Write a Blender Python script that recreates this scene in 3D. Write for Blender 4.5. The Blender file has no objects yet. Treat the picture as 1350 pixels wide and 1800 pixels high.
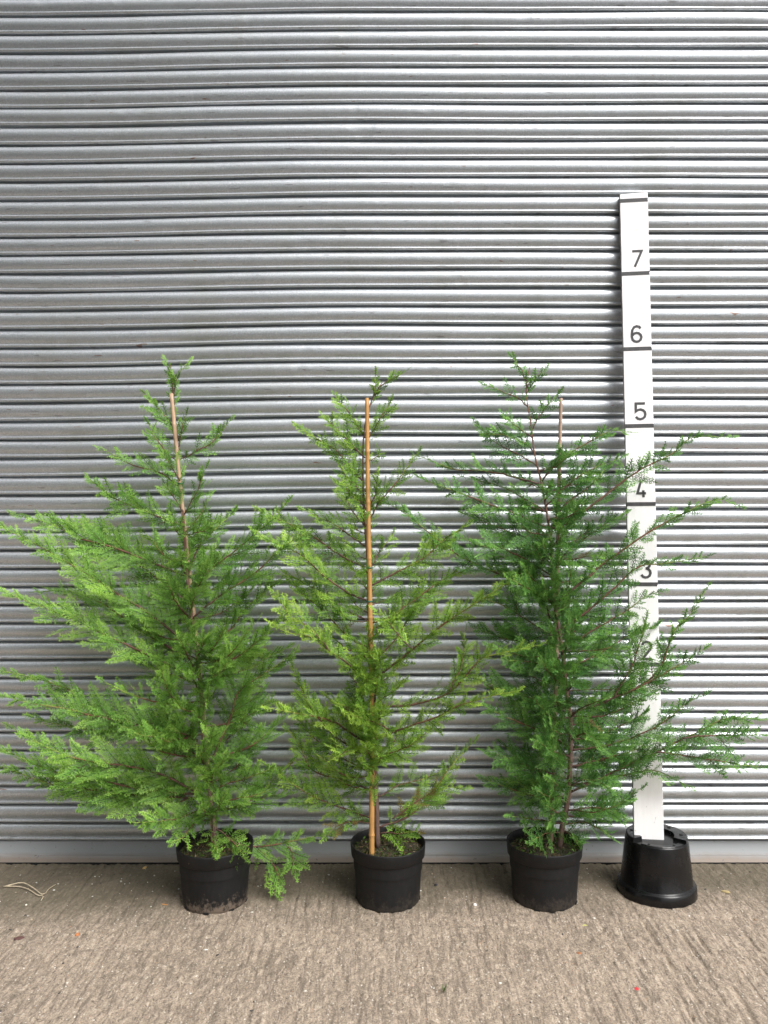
import bpy, bmesh, math, random
import numpy as np
from mathutils import Vector, Matrix

random.seed(7)
RNG = np.random.default_rng(11)
scene = bpy.context.scene
COL = scene.collection

# ------------------------------------------------------------------ camera
F = 1456.0          # focal length in pixels of the 1350x1800 photograph
CAMZ = 1.428
D = 3.37            # distance of the shutter's front
cam_d = bpy.data.cameras.new("camera")
cam = bpy.data.objects.new("camera", cam_d)
COL.objects.link(cam)
cam.location = (0, 0, CAMZ)
cam.rotation_euler = (math.radians(90), 0, 0)
cam_d.sensor_fit = 'VERTICAL'
cam_d.sensor_height = 36.0
cam_d.lens = F / 1800.0 * 36.0
cam_d.clip_start = 0.05
cam_d.clip_end = 2000
scene.camera = cam
scene.render.resolution_x = 768
scene.render.resolution_y = 1024

# ------------------------------------------------------------------ sky, sun, exposure
SUN_EL, SUN_AZ = 50.0, 40.0     # azimuth: degrees to the right of straight behind the camera
world = bpy.data.worlds.new("World")
scene.world = world
world.use_nodes = True
wn, wl = world.node_tree.nodes, world.node_tree.links
bg = wn["Background"]
sky = wn.new("ShaderNodeTexSky")
sky.sky_type = 'NISHITA'
sky.sun_disc = False
sky.sun_elevation = math.radians(SUN_EL)
sun_vec = Vector((math.sin(math.radians(SUN_AZ)) * math.cos(math.radians(SUN_EL)),
                  -math.cos(math.radians(SUN_AZ)) * math.cos(math.radians(SUN_EL)),
                  math.sin(math.radians(SUN_EL))))
sky.sun_rotation = math.atan2(sun_vec.x, sun_vec.y)
sky.air_density = 1.0
sky.dust_density = 4.0
sky.ozone_density = 1.0
hs = wn.new("ShaderNodeHueSaturation")
hs.inputs["Saturation"].default_value = 0.22     # thin overcast: pale sky
wl.new(sky.outputs[0], hs.inputs["Color"])
wl.new(hs.outputs[0], bg.inputs[0])
bg.inputs[1].default_value = 0.11
sun_d = bpy.data.lights.new("sun", 'SUN')
sun_d.energy = 1.5
sun_d.angle = math.radians(32)
sun_d.color = (1.0, 0.975, 0.94)
sun = bpy.data.objects.new("sun", sun_d)
COL.objects.link(sun)
sun.rotation_euler = (-sun_vec).to_track_quat('-Z', 'Y').to_euler()
sun.location = (3, -3, 6)
vs = scene.view_settings
vs.view_transform = 'Standard'
vs.look = 'None'
vs.exposure = 1.03
vs.gamma = 1.0
vs.use_curve_mapping = False


# ------------------------------------------------------------------ helpers
def P(px, py, Y):
    """photo pixel + distance from camera plane -> world point"""
    return np.array([(px - 675.0) / F * Y, Y, CAMZ - (py - 900.0) / F * Y])


def tag(o, label=None, cat=None, group=None, kind=None):
    if label: o["label"] = label
    if cat: o["category"] = cat
    if group: o["group"] = group
    if kind: o["kind"] = kind
    return o


def empty(name, loc):
    o = bpy.data.objects.new(name, None)
    COL.objects.link(o)
    o.location = loc
    o.empty_display_size = 0.05
    return o


def link(name, me, mat=None, parent=None):
    o = bpy.data.objects.new(name, me)
    COL.objects.link(o)
    if mat is not None and len(me.materials) == 0:
        me.materials.append(mat)
    if parent is not None:
        o.parent = parent
        base = parent
        loc = Vector((0, 0, 0))
        while base is not None:
            loc += base.location
            base = base.parent
        o.location = -loc        # meshes are written in world coordinates
    return o


def mesh_np(name, verts, faces, smooth=False, color=None):
    """verts (n,3), faces (m,k) numpy arrays, fast"""
    me = bpy.data.meshes.new(name)
    v = np.ascontiguousarray(verts, dtype=np.float32)
    f = np.ascontiguousarray(faces, dtype=np.int32)
    k = f.shape[1]
    me.vertices.add(len(v))
    me.vertices.foreach_set("co", v.ravel())
    me.loops.add(f.size)
    me.loops.foreach_set("vertex_index", f.ravel())
    me.polygons.add(len(f))
    me.polygons.foreach_set("loop_start", np.arange(0, f.size, k, dtype=np.int32))
    me.polygons.foreach_set("loop_total", np.full(len(f), k, dtype=np.int32))
    if smooth:
        me.polygons.foreach_set("use_smooth", np.ones(len(f), dtype=bool))
    me.update(calc_edges=True)
    if color is not None:
        ca = me.color_attributes.new("tint", 'FLOAT_COLOR', 'POINT')
        c = np.ones((len(v), 4), dtype=np.float32)
        c[:, :3] = color
        ca.data.foreach_set("color", c.ravel())
    return me


def mesh_py(name, verts, faces, smooth=False):
    me = bpy.data.meshes.new(name)
    me.from_pydata([tuple(map(float, v)) for v in verts], [], faces)
    me.update()
    if smooth:
        for p in me.polygons: p.use_smooth = True
    return me


def lathe(profile, seg, cx, cy, wob=0.0, ph=0.0, tilt=0.0):
    """profile list of (r,z) -> verts, quads"""
    vs_, fs_ = [], []
    n = len(profile)
    for i in range(seg):
        a = 2 * math.pi * i / seg
        k = 1 + wob * math.cos(2 * a + ph)
        for r, z in profile:
            x, y = r * k * math.cos(a), r * k * math.sin(a)
            vs_.append((cx + x, cy + y, z + tilt * x * (z / 0.2)))
    for i in range(seg):
        j = (i + 1) % seg
        for q in range(n - 1):
            fs_.append((i * n + q, j * n + q, j * n + q + 1, i * n + q + 1))
    return vs_, fs_


def tube(pts, radii, sides=7, caps=True):
    pts = np.asarray(pts, float)
    n = len(pts)
    tang = np.gradient(pts, axis=0)
    tang /= np.linalg.norm(tang, axis=1)[:, None] + 1e-9
    ref = np.array([0.13, 0.98, 0.11])
    verts = []
    for i in range(n):
        t = tang[i]
        b = np.cross(t, ref)
        if np.linalg.norm(b) < 1e-3: b = np.cross(t, np.array([1.0, 0, 0]))
        b /= np.linalg.norm(b)
        c = np.cross(t, b)
        for k in range(sides):
            a = 2 * math.pi * k / sides
            verts.append(pts[i] + radii[i] * (math.cos(a) * b + math.sin(a) * c))
    faces = []
    for i in range(n - 1):
        for k in range(sides):
            k2 = (k + 1) % sides
            faces.append((i * sides + k, i * sides + k2, (i + 1) * sides + k2, (i + 1) * sides + k))
    if caps:
        verts.append(pts[0]); verts.append(pts[-1])
        a, b = len(verts) - 2, len(verts) - 1
        for k in range(sides):
            k2 = (k + 1) % sides
            faces.append((a, k2, k))
            faces.append((b, (n - 1) * sides + k, (n - 1) * sides + k2))
    return verts, faces


def smooth_line(ctrl, n):
    """Catmull-Rom through control points, n samples, even in arc length"""
    c = np.asarray(ctrl, float)
    if len(c) == 2:
        t = np.linspace(0, 1, n)[:, None]
        return c[0] * (1 - t) + c[1] * t
    e = np.vstack([2 * c[0] - c[1], c, 2 * c[-1] - c[-2]])
    out = []
    for i in range(1, len(e) - 2):
        p0, p1, p2, p3 = e[i - 1], e[i], e[i + 1], e[i + 2]
        for t in np.linspace(0, 1, 12, endpoint=False):
            out.append(0.5 * (2 * p1 + (p2 - p0) * t + (2 * p0 - 5 * p1 + 4 * p2 - p3) * t * t
                              + (3 * p1 - p0 - 3 * p2 + p3) * t ** 3))
    out.append(c[-1])
    out = np.array(out)
    s = np.concatenate([[0], np.cumsum(np.linalg.norm(np.diff(out, axis=0), axis=1))])
    q = np.linspace(0, s[-1], n)
    return np.stack([np.interp(q, s, out[:, k]) for k in range(3)], axis=1)


def noise2(x, y, seed):
    """value noise on arrays"""
    r = np.random.default_rng(seed).random((256, 256))
    xi, yi = np.floor(x).astype(int), np.floor(y).astype(int)
    fx, fy = x - xi, y - yi
    fx, fy = fx * fx * (3 - 2 * fx), fy * fy * (3 - 2 * fy)
    a, b = r[xi & 255, yi & 255], r[(xi + 1) & 255, yi & 255]
    c, d = r[xi & 255, (yi + 1) & 255], r[(xi + 1) & 255, (yi + 1) & 255]
    return (a * (1 - fx) + b * fx) * (1 - fy) + (c * (1 - fx) + d * fx) * fy


class NT:
    """small node-tree helper"""
    def __init__(self, name):
        self.m = bpy.data.materials.new(name)
        self.m.use_nodes = True
        self.n, self.l = self.m.node_tree.nodes, self.m.node_tree.links
        self.b = self.n["Principled BSDF"]
        self.out = self.n["Material Output"]

    def add(self, t, **kw):
        o = self.n.new(t)
        for k, v in kw.items(): setattr(o, k, v)
        return o

    def put(self, a, b): self.l.new(a, b)

    def coord(self, scale=(1, 1, 1), loc=(0, 0, 0)):
        g = self.add("ShaderNodeNewGeometry")       # world position: meshes are in world units
        mp = self.add("ShaderNodeMapping")
        mp.inputs["Scale"].default_value = scale
        mp.inputs["Location"].default_value = loc
        self.put(g.outputs["Position"], mp.inputs[0])
        return mp.outputs[0]

    def noise(self, vec, scale, detail=4, rough=0.55, dist=0.0):
        o = self.add("ShaderNodeTexNoise")
        o.inputs["Scale"].default_value = scale
        o.inputs["Detail"].default_value = detail
        o.inputs["Roughness"].default_value = rough
        o.inputs["Distortion"].default_value = dist
        self.put(vec, o.inputs["Vector"])
        return o.outputs[0]

    def ramp(self, fac, stops):
        o = self.add("ShaderNodeValToRGB")
        el = o.color_ramp.elements
        while len(el) < len(stops): el.new(0.5)
        for e, (p, c) in zip(el, stops):
            e.position = p
            e.color = (c, c, c, 1) if isinstance(c, (int, float)) else (*c, 1)
        self.put(fac, o.inputs[0])
        return o.outputs[0]

    def mix(self, fac, a, b, mode='MIX'):
        o = self.add("ShaderNodeMix", data_type='RGBA', blend_type=mode)
        for sock, v in ((o.inputs[0], fac), (o.inputs[6], a), (o.inputs[7], b)):
            if hasattr(v, "links"): self.put(v, sock)
            else: sock.default_value = v if isinstance(v, (int, float)) else (*v, 1)
        return o.outputs[2]

    def math(self, op, a, b=0.0, c=None):
        o = self.add("ShaderNodeMath", operation=op)
        for i, v in enumerate((a, b) if c is None else (a, b, c)):
            if hasattr(v, "links"): self.put(v, o.inputs[i])
            else: o.inputs[i].default_value = v
        return o.outputs[0]

    def bump(self, h, strength, dist):
        o = self.add("ShaderNodeBump")
        o.inputs["Strength"].default_value = strength
        o.inputs["Distance"].default_value = dist
        self.put(h, o.inputs["Height"])
        return o.outputs[0]

    def set(self, **kw):
        for k, v in kw.items():
            s = self.b.inputs[k.replace("_", " ")]
            if hasattr(v, "links"): self.put(v, s)
            else: s.default_value = (*v, 1) if isinstance(v, tuple) else v
        return self


# ------------------------------------------------------------------ materials
def mat_steel():
    t = NT("galvanised_steel")
    c1 = t.coord((1.2, 1, 9)); c2 = t.coord((1, 1, 1))
    streak = t.noise(t.coord((0.7, 1, 60)), 6, 5, 0.6)
    blot = t.noise(c1, 3.0, 5, 0.6)
    fine = t.noise(t.coord((30, 30, 160)), 6, 3, 0.6)
    base = t.ramp(blot, [(0.25, (0.435, 0.462, 0.478)), (0.55, (0.51, 0.535, 0.558)), (0.8, (0.58, 0.60, 0.632))])
    base = t.mix(t.ramp(streak, [(0.55, 0.0), (0.75, 0.35)]), base, (0.38, 0.39, 0.39))
    spang = t.noise(t.coord((1, 1, 1)), 170, 3, 0.7)
    base = t.mix(t.ramp(spang, [(0.36, 0.5), (0.5, 0.0)]), base, (0.36, 0.365, 0.38))
    base = t.mix(t.ramp(spang, [(0.54, 0.0), (0.68, 0.55)]), base, (0.70, 0.70, 0.72))
    grime = t.noise(t.coord((1.6, 1, 0.9), (1, 0, 5)), 2.4, 6, 0.7)
    base = t.mix(t.ramp(grime, [(0.50, 0.0), (0.72, 0.5)]), base, (0.30, 0.31, 0.29))
    fleck = t.noise(t.coord((1, 1, 1.6), (9, 0, 2)), 24, 2, 0.4)
    base = t.mix(t.ramp(fleck, [(0.775, 0.0), (0.79, 0.8)]), base, (0.80, 0.79, 0.74))
    # small scuffs and rust freckles
    scuff = t.noise(t.coord((14, 1, 150)), 1.0, 2, 0.4)
    base = t.mix(t.ramp(scuff, [(0.70, 0.0), (0.735, 0.6)]), base, (0.20, 0.19, 0.20))
    rust = t.noise(t.coord((9, 1, 40), (3, 0, 7)), 1.6, 2, 0.5)
    base = t.mix(t.ramp(rust, [(0.745, 0.0), (0.78, 0.75)]), base, (0.23, 0.11, 0.06))
    t.set(Base_Color=base, Metallic=0.74, Specular_IOR_Level=0.4)
    r = t.math('ADD', t.ramp(blot, [(0.3, 0.34), (0.7, 0.27)]), t.math('MULTIPLY', t.ramp(grime, [(0.45, 0.0), (0.75, 1.0)]), 0.12))
    t.set(Roughness=t.math('ADD', r, t.math('MULTIPLY', fine, 0.10)))
    h = t.math('ADD', t.math('MULTIPLY', fine, 0.25), t.noise(t.coord((6, 6, 14)), 3, 3, 0.5))
    dent = t.ramp(t.noise(t.coord((1, 1, 1.3), (0, 0, 11)), 7, 1, 0.3), [(0.70, 0.0), (0.80, 1.0)])
    h = t.math('ADD', h, t.math('MULTIPLY', dent, -1.6))
    t.set(Normal=t.bump(h, 0.45, 0.0014))
    return t.m


def mat_rail():
    t = NT("bottom_rail_steel")
    sp = t.noise(t.coord((1, 1, 1)), 55, 3, 0.6)
    g = t.add("ShaderNodeNewGeometry"); s = t.add("ShaderNodeSeparateXYZ")
    t.put(g.outputs["Position"], s.inputs[0])
    edge = t.noise(t.coord((1, 1, 1)), 12, 4, 0.6)
    zz = t.math('ADD', s.outputs[2], t.math('MULTIPLY', edge, -0.018))
    dirt = t.ramp(t.math('MULTIPLY', zz, 20), [(0.12, 0.85), (0.62, 0.0)])
    col = t.mix(dirt, (0.25, 0.262, 0.27), (0.20, 0.155, 0.12))
    col = t.mix(t.ramp(sp, [(0.66, 0.0), (0.74, 0.75)]), col, (0.07, 0.06, 0.055))
    t.set(Base_Color=col, Metallic=0.15, Roughness=0.6,
          Normal=t.bump(sp, 0.3, 0.001))
    return t.m


def mat_concrete():
    t = NT("brushed_concrete")
    g = t.add("ShaderNodeNewGeometry"); s = t.add("ShaderNodeSeparateXYZ")
    t.put(g.outputs["Position"], s.inputs[0])
    big = t.noise(t.coord((1, 0.8, 1)), 2.2, 5, 0.6)
    groove = t.noise(t.coord((70, 7, 1)), 1.0, 5, 0.65, 0.6)
    mott = t.noise(t.coord((1, 0.48, 1)), 50, 6, 0.78, 1.2)
    pit = t.noise(t.coord((1, 0.5, 1), (2, 5, 0)), 105, 3, 0.6, 0.6)
    grit = t.noise(t.coord((1, 1, 1)), 190, 3, 0.7)
    agg = t.add("ShaderNodeTexVoronoi"); agg.inputs["Scale"].default_value = 120
    t.put(t.coord((1, 0.75, 1)), agg.inputs["Vector"])
    sepc = t.add("ShaderNodeSeparateColor"); t.put(agg.outputs["Color"], sepc.inputs[0])
    col = t.ramp(big, [(0.25, (0.27, 0.215, 0.162)), (0.5, (0.375, 0.300, 0.230)), (0.8, (0.45, 0.365, 0.285))])
    col = t.mix(t.ramp(mott, [(0.36, 0.75), (0.52, 0.0)]), col, (0.165, 0.135, 0.105))
    col = t.mix(t.ramp(mott, [(0.52, 0.0), (0.64, 0.8)]), col, (0.57, 0.47, 0.375))
    col = t.mix(t.ramp(groove, [(0.34, 0.75), (0.50, 0.0)]), col, (0.14, 0.112, 0.088))
    col = t.mix(t.ramp(pit, [(0.31, 0.75), (0.41, 0.0)]), col, (0.08, 0.066, 0.055))
    col = t.mix(t.ramp(grit, [(0.36, 0.60), (0.50, 0.0)]), col, (0.115, 0.095, 0.078))
    col = t.mix(t.ramp(grit, [(0.56, 0.0), (0.70, 0.45)]), col, (0.52, 0.46, 0.38))
    stone = t.ramp(sepc.outputs[0], [(0.0, (0.10, 0.085, 0.075)), (0.3, (0.36, 0.22, 0.14)), (0.6, (0.50, 0.45, 0.37)), (1.0, (0.66, 0.62, 0.55))])
    pick = t.math('MULTIPLY', t.ramp(agg.outputs["Distance"], [(0.22, 1.0), (0.36, 0.0)]),
                  t.ramp(sepc.outputs[1], [(0.74, 0.0), (0.78, 0.85)]))
    col = t.mix(pick, col, stone)
    # damp algae and dirt plus painted shade along the foot of the shutter, with a ragged edge
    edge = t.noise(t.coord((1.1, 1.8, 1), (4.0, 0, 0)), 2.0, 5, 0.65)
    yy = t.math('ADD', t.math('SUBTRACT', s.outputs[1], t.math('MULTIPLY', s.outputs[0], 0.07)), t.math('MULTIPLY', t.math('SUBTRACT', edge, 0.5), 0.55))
    damp_shade = t.ramp(t.math('SUBTRACT', yy, 2.5), [(0.34, 0.0), (0.66, 0.80)])
    col = t.mix(damp_shade, col, (0.105, 0.090, 0.062))
    # tarmac tone added out of view past the apron, for less brown reflections
    far = t.ramp(s.outputs[1], [(0.0, 1.0), (0.02, 0.0)])
    tar = t.mix(t.ramp(grit, [(0.4, 0.0), (0.65, 0.5)]), (0.11, 0.112, 0.115), (0.19, 0.19, 0.19))
    col = t.mix(far, col, tar)
    t.set(Base_Color=col, Roughness=0.9, Specular_IOR_Level=0.25)
    h = t.math('ADD', t.math('MULTIPLY', grit, 0.5), t.math('ADD', t.math('MULTIPLY', groove, 0.8), t.math('ADD', mott, pit)))
    t.set(Normal=t.bump(h, 1.0, 0.004))
    return t.m


def mat_plastic(name, mud=0.0, gloss=0.5, seed=0.0):
    t = NT(name)
    n = t.noise(t.coord((1, 1, 1), (seed, 0, 0)), 22, 4, 0.6)
    dust = t.noise(t.coord((1, 1, 0.3), (0, seed, 0)), 60, 4, 0.65)
    g = t.add("ShaderNodeNewGeometry"); s = t.add("ShaderNodeSeparateXYZ")
    t.put(g.outputs["Position"], s.inputs[0])
    col = t.mix(t.ramp(dust, [(0.45, 0.0), (0.8, 0.25)]), (0.005, 0.005, 0.0056), (0.026, 0.024, 0.023))
    spl = t.noise(t.coord((1, 1, 0.8), (seed, 3, 0)), 75, 5, 0.75)
    spl = t.math('ADD', spl, t.math('MULTIPLY', n, 0.6))
    z = t.math('ADD', s.outputs[2], t.math('MULTIPLY', t.math('SUBTRACT', spl, 0.80), 0.20))
    m = t.ramp(t.math('MULTIPLY', z, 10), [(0.02, mud), (0.42, 0.0)])
    col = t.mix(m, col, (0.20, 0.155, 0.12))
    t.set(Base_Color=col, Roughness=t.math('ADD', t.math('MULTIPLY', n, 0.25), gloss), Specular_IOR_Level=0.35)
    t.set(Normal=t.bump(dust, 0.15, 0.001))
    return t.m


def mat_simple(name, col, rough=0.7, var=0.25, scale=30, stretch=(1, 1, 1), bump=0.2):
    t = NT(name)
    n = t.noise(t.coord(stretch), scale, 4, 0.6)
    lo = tuple(c * (1 - var) for c in col); hi = tuple(min(1, c * (1 + var)) for c in col)
    t.set(Base_Color=t.ramp(n, [(0.3, lo), (0.7, hi)]), Roughness=rough)
    if bump: t.set(Normal=t.bump(n, bump, 0.002))
    return t.m


def mat_foliage():
    t = NT("scale_leaf_foliage")
    a = t.add("ShaderNodeVertexColor", layer_name="tint")
    t.set(Base_Color=a.outputs[0], Roughness=0.5, Specular_IOR_Level=0.35)
    tr = t.add("ShaderNodeBsdfTranslucent")
    hsv = t.add("ShaderNodeHueSaturation"); hsv.inputs["Value"].default_value = 1.25
    t.put(a.outputs[0], hsv.inputs["Color"]); t.put(hsv.outputs[0], tr.inputs[0])
    mx = t.add("ShaderNodeMixShader"); mx.inputs[0].default_value = 0.28
    t.put(t.b.outputs[0], mx.inputs[1]); t.put(tr.outputs[0], mx.inputs[2])
    t.put(mx.outputs[0], t.out.inputs[0])
    return t.m


def mat_bark():
    t = NT("stem_bark")
    a = t.add("ShaderNodeVertexColor", layer_name="tint")
    n = t.noise(t.coord((1, 1, 0.35)), 130, 4, 0.6)
    col = t.mix(t.ramp(n, [(0.35, 0.55), (0.6, 0.0)]), a.outputs[0], (0.035, 0.022, 0.018))
    t.set(Base_Color=col, Roughness=0.75, Normal=t.bump(n, 0.5, 0.002))
    return t.m


def mat_paint():
    t = NT("white_board_paint")
    n = t.noise(t.coord((40, 40, 4)), 3, 4, 0.6)
    sp = t.noise(t.coord((1, 1, 0.6)), 45, 2, 0.5)
    col = t.ramp(n, [(0.3, (0.81, 0.80, 0.80)), (0.7, (0.86, 0.85, 0.855))])
    col = t.mix(t.ramp(sp, [(0.74, 0.0), (0.78, 0.5)]), col, (0.42, 0.39, 0.36))
    t.set(Base_Color=col, Roughness=0.6, Normal=t.bump(n, 0.1, 0.001))
    return t.m


STEEL = mat_steel()
RAIL = mat_rail()
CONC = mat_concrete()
LEAF = mat_foliage()
BARK = mat_bark()
PAINT = mat_paint()
EDGE = mat_simple("weathered_board_edge", (0.30, 0.27, 0.27), 0.8, 0.3, 20, (30, 30, 2))
INK = mat_simple("dark_grey_marking_paint", (0.050, 0.048, 0.050), 0.6, 0.3, 60)
SOIL = mat_simple("mossy_potting_soil", (0.030, 0.026, 0.014), 0.95, 0.6, 60, bump=0.9)
HOLE = mat_simple("dark_hole", (0.004, 0.004, 0.004), 0.9, 0.1, 10, bump=0)
TIE = mat_simple("green_plant_tie", (0.03, 0.10, 0.06), 0.6, 0.2, 30)
GAL_DARK = mat_simple("dark_interior", (0.02, 0.02, 0.022), 0.9, 0.2, 10, bump=0)


def mat_cane(name, col):
    t = NT(name)
    n = t.noise(t.coord((60, 60, 5)), 2, 4, 0.6)
    b = t.noise(t.coord((1, 1, 1)), 9, 3, 0.5)
    c = t.ramp(n, [(0.3, tuple(x * 0.78 for x in col)), (0.7, tuple(x * 1.12 for x in col))])
    c = t.mix(t.ramp(b, [(0.62, 0.0), (0.78, 0.6)]), c, tuple(x * 0.45 for x in col))
    t.set(Base_Color=c, Roughness=0.42)
    return t.m


# ------------------------------------------------------------------ ground
def build_ground():
    dx = 0.0042; dy = 0.0055
    xs = np.concatenate([[-400, -100, -30, -10, -5, -3, -2.3], np.arange(-1.95, 1.95, dx), [2.3, 3, 5, 10, 30, 100, 400]])
    ys = np.concatenate([[-400, -100, -30, -10, -4, -1, 0.5, 1.5, 1.9], np.arange(2.12, 3.46, dy), [3.6, 4.2, 6, 12, 40, 150, 400]])
    X, Y = np.meshgrid(xs, ys, indexing='ij')
    Xw = X + 0.010 * (noise2(X * 3, Y * 4, 50) - 0.5) + 0.004 * (noise2(X * 15, Y * 18, 51) - 0.5)
    g = noise2(Xw / 0.017, Y / 0.30, 1) * 1.0 + noise2(Xw / 0.0095, Y / 0.11, 2) * 0.6
    g = np.where(g < 0.62, (g - 0.62) * 1.7, (g - 0.62) * 0.35)      # narrow dragged grooves between flat ridges
    patch = noise2(X * 2.1, Y * 2.6, 3)
    h = 0.0092 * g * np.clip(patch * 1.7 - 0.1, 0.4, 1.15)
    h += 0.0034 * (noise2(X / 0.009, Y / 0.012, 4) - 0.5) + 0.0030 * (noise2(X / 0.02, Y / 0.026, 5) - 0.5)
    h += 0.006 * (noise2(X * 1.3, Y * 1.5, 6) - 0.5)
    inside = (np.abs(X) < 1.94) & (Y > 2.12) & (Y < 3.455)
    Z = np.where(inside, h - 0.001, -0.003)
    n, m = len(xs), len(ys)
    V = np.stack([X.ravel(), Y.ravel(), Z.ravel()], 1)
    i = np.arange(n * m).reshape(n, m)
    Fq = np.stack([i[:-1, :-1].ravel(), i[1:, :-1].ravel(), i[1:, 1:].ravel(), i[:-1, 1:].ravel()], 1)
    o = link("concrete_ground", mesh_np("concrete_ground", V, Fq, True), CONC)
    tag(o, "rough brushed concrete yard with grooves running up to the shutter", "ground", kind="structure")


build_ground()

# ------------------------------------------------------------------ roller shutter
PITCH = 0.0752
RAIL_TOP = 0.083
PROF = [(0.0, -16), (0.6, -1), (2.2, 3.6), (5.5, 7.6), (10, 10.6), (15.5, 12.8), (21, 13.8), (26.5, 14.0), (32, 13.4), (37.5, 11.9), (42.5, 9.8),
        (47, 7.2), (50.5, 4.8), (53, 3.2), (54.0, 4.6), (55.2, 8.0), (57.2, 10.2), (60, 11.0), (63, 10.4), (65.2, 8.2), (66.8, 4.4),
        (67.6, -1.5), (68.2, -16), (75.2, -17)]      # mm below the slat's top, mm proud of the curtain plane


def sag(x, z):
    u = np.clip((-x - 0.05) / 1.5, 0, 1.6)
    return -0.021 * np.minimum(u * u * (3 - 2 * np.minimum(u, 1)), 1.0) * np.clip(z / 1.3, 0, 1)


def build_shutter():
    root = empty("roller_shutter", (0, D + 0.02, 0))
    tag(root, "galvanised steel roller shutter door of horizontal curved slats", "shutter door")
    xs = np.linspace(-2.9, 2.9, 88)
    pr = np.array(PROF) / 1000.0
    rows = 58
    for k in range(rows):
        ztop = RAIL_TOP + PITCH * (k + 1)
        dz = 0.0012 * np.interp(xs, np.linspace(-2.9, 2.9, 11), RNG.normal(size=11)) + 0.0004 * RNG.normal()
        dyv = 0.0014 * np.interp(xs, np.linspace(-2.9, 2.9, 17), RNG.normal(size=17))
        V = np.zeros((len(xs), len(pr), 3))
        V[:, :, 0] = xs[:, None]
        V[:, :, 1] = D + 0.014 - pr[None, :, 1] + dyv[:, None]
        V[:, :, 2] = ztop - pr[None, :, 0] + (sag(xs, ztop) + dz)[:, None]
        V[:, -1, 2] -= 0.003
        V[:, 0, 2] += 0.001
        i = np.arange(len(xs) * len(pr)).reshape(len(xs), len(pr))
        Fq = np.stack([i[:-1, :-1].ravel(), i[:-1, 1:].ravel(), i[1:, 1:].ravel(), i[1:, :-1].ravel()], 1)
        link("slat", mesh_np("slat", V.reshape(-1, 3), Fq, True), STEEL, root)
    # bottom rail: flat plate with an angle-iron foot
    prof = [(0.030, RAIL_TOP + 0.004), (0.0085, RAIL_TOP + 0.001), (0.0075, RAIL_TOP - 0.002), (0.0075, 0.031), (0.004, 0.029), (-0.004, 0.0275),
            (-0.006, 0.026), (-0.006, 0.0075), (-0.010, 0.006), (-0.0105, -0.004), (0.030, -0.004)]
    V = np.array([[(x, D + 0.006 + y, z) for (y, z) in prof] for x in (-2.9, -1.4, 0, 1.4, 2.9)])
    n = len(prof)
    i = np.arange(5 * n).reshape(5, n)
    Fq = np.stack([i[:-1, :-1].ravel(), i[:-1, 1:].ravel(), i[1:, 1:].ravel(), i[1:, :-1].ravel()], 1)
    link("bottom_rail", mesh_np("bottom_rail", V.reshape(-1, 3), Fq, False), RAIL, root)
    v = [(x, y, z) for x in (-2.86, 2.86) for y in (D - 0.0085, D + 0.02) for z in (-0.006, 0.0042)]
    link("gap_shade_strip", mesh_py("gap_shade_strip", v, [(0, 1, 3, 2), (4, 6, 7, 5), (0, 4, 5, 1), (2, 3, 7, 6), (1, 5, 7, 3)]), HOLE, root)  # black strip standing in for the shaded gap under the rail
    # side guides, beyond the frame
    for sx in (-1, 1):
        v, f = [], []
        x0, x1 = (2.86, 2.98)
        y0, y1, z0, z1 = D - 0.03, D + 0.06, -0.004, RAIL_TOP + rows * PITCH
        for x in (x0, x1):
            for y in (y0, y1):
                for z in (z0, z1): v.append((sx * x, y, z))
        f = [(0, 1, 3, 2), (4, 6, 7, 5), (0, 4, 5, 1), (2, 3, 7, 6), (0, 2, 6, 4), (1, 5, 7, 3)]
        link("guide_channel", mesh_py("guide_channel", v, f), RAIL, root)
    return root


build_shutter()


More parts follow.
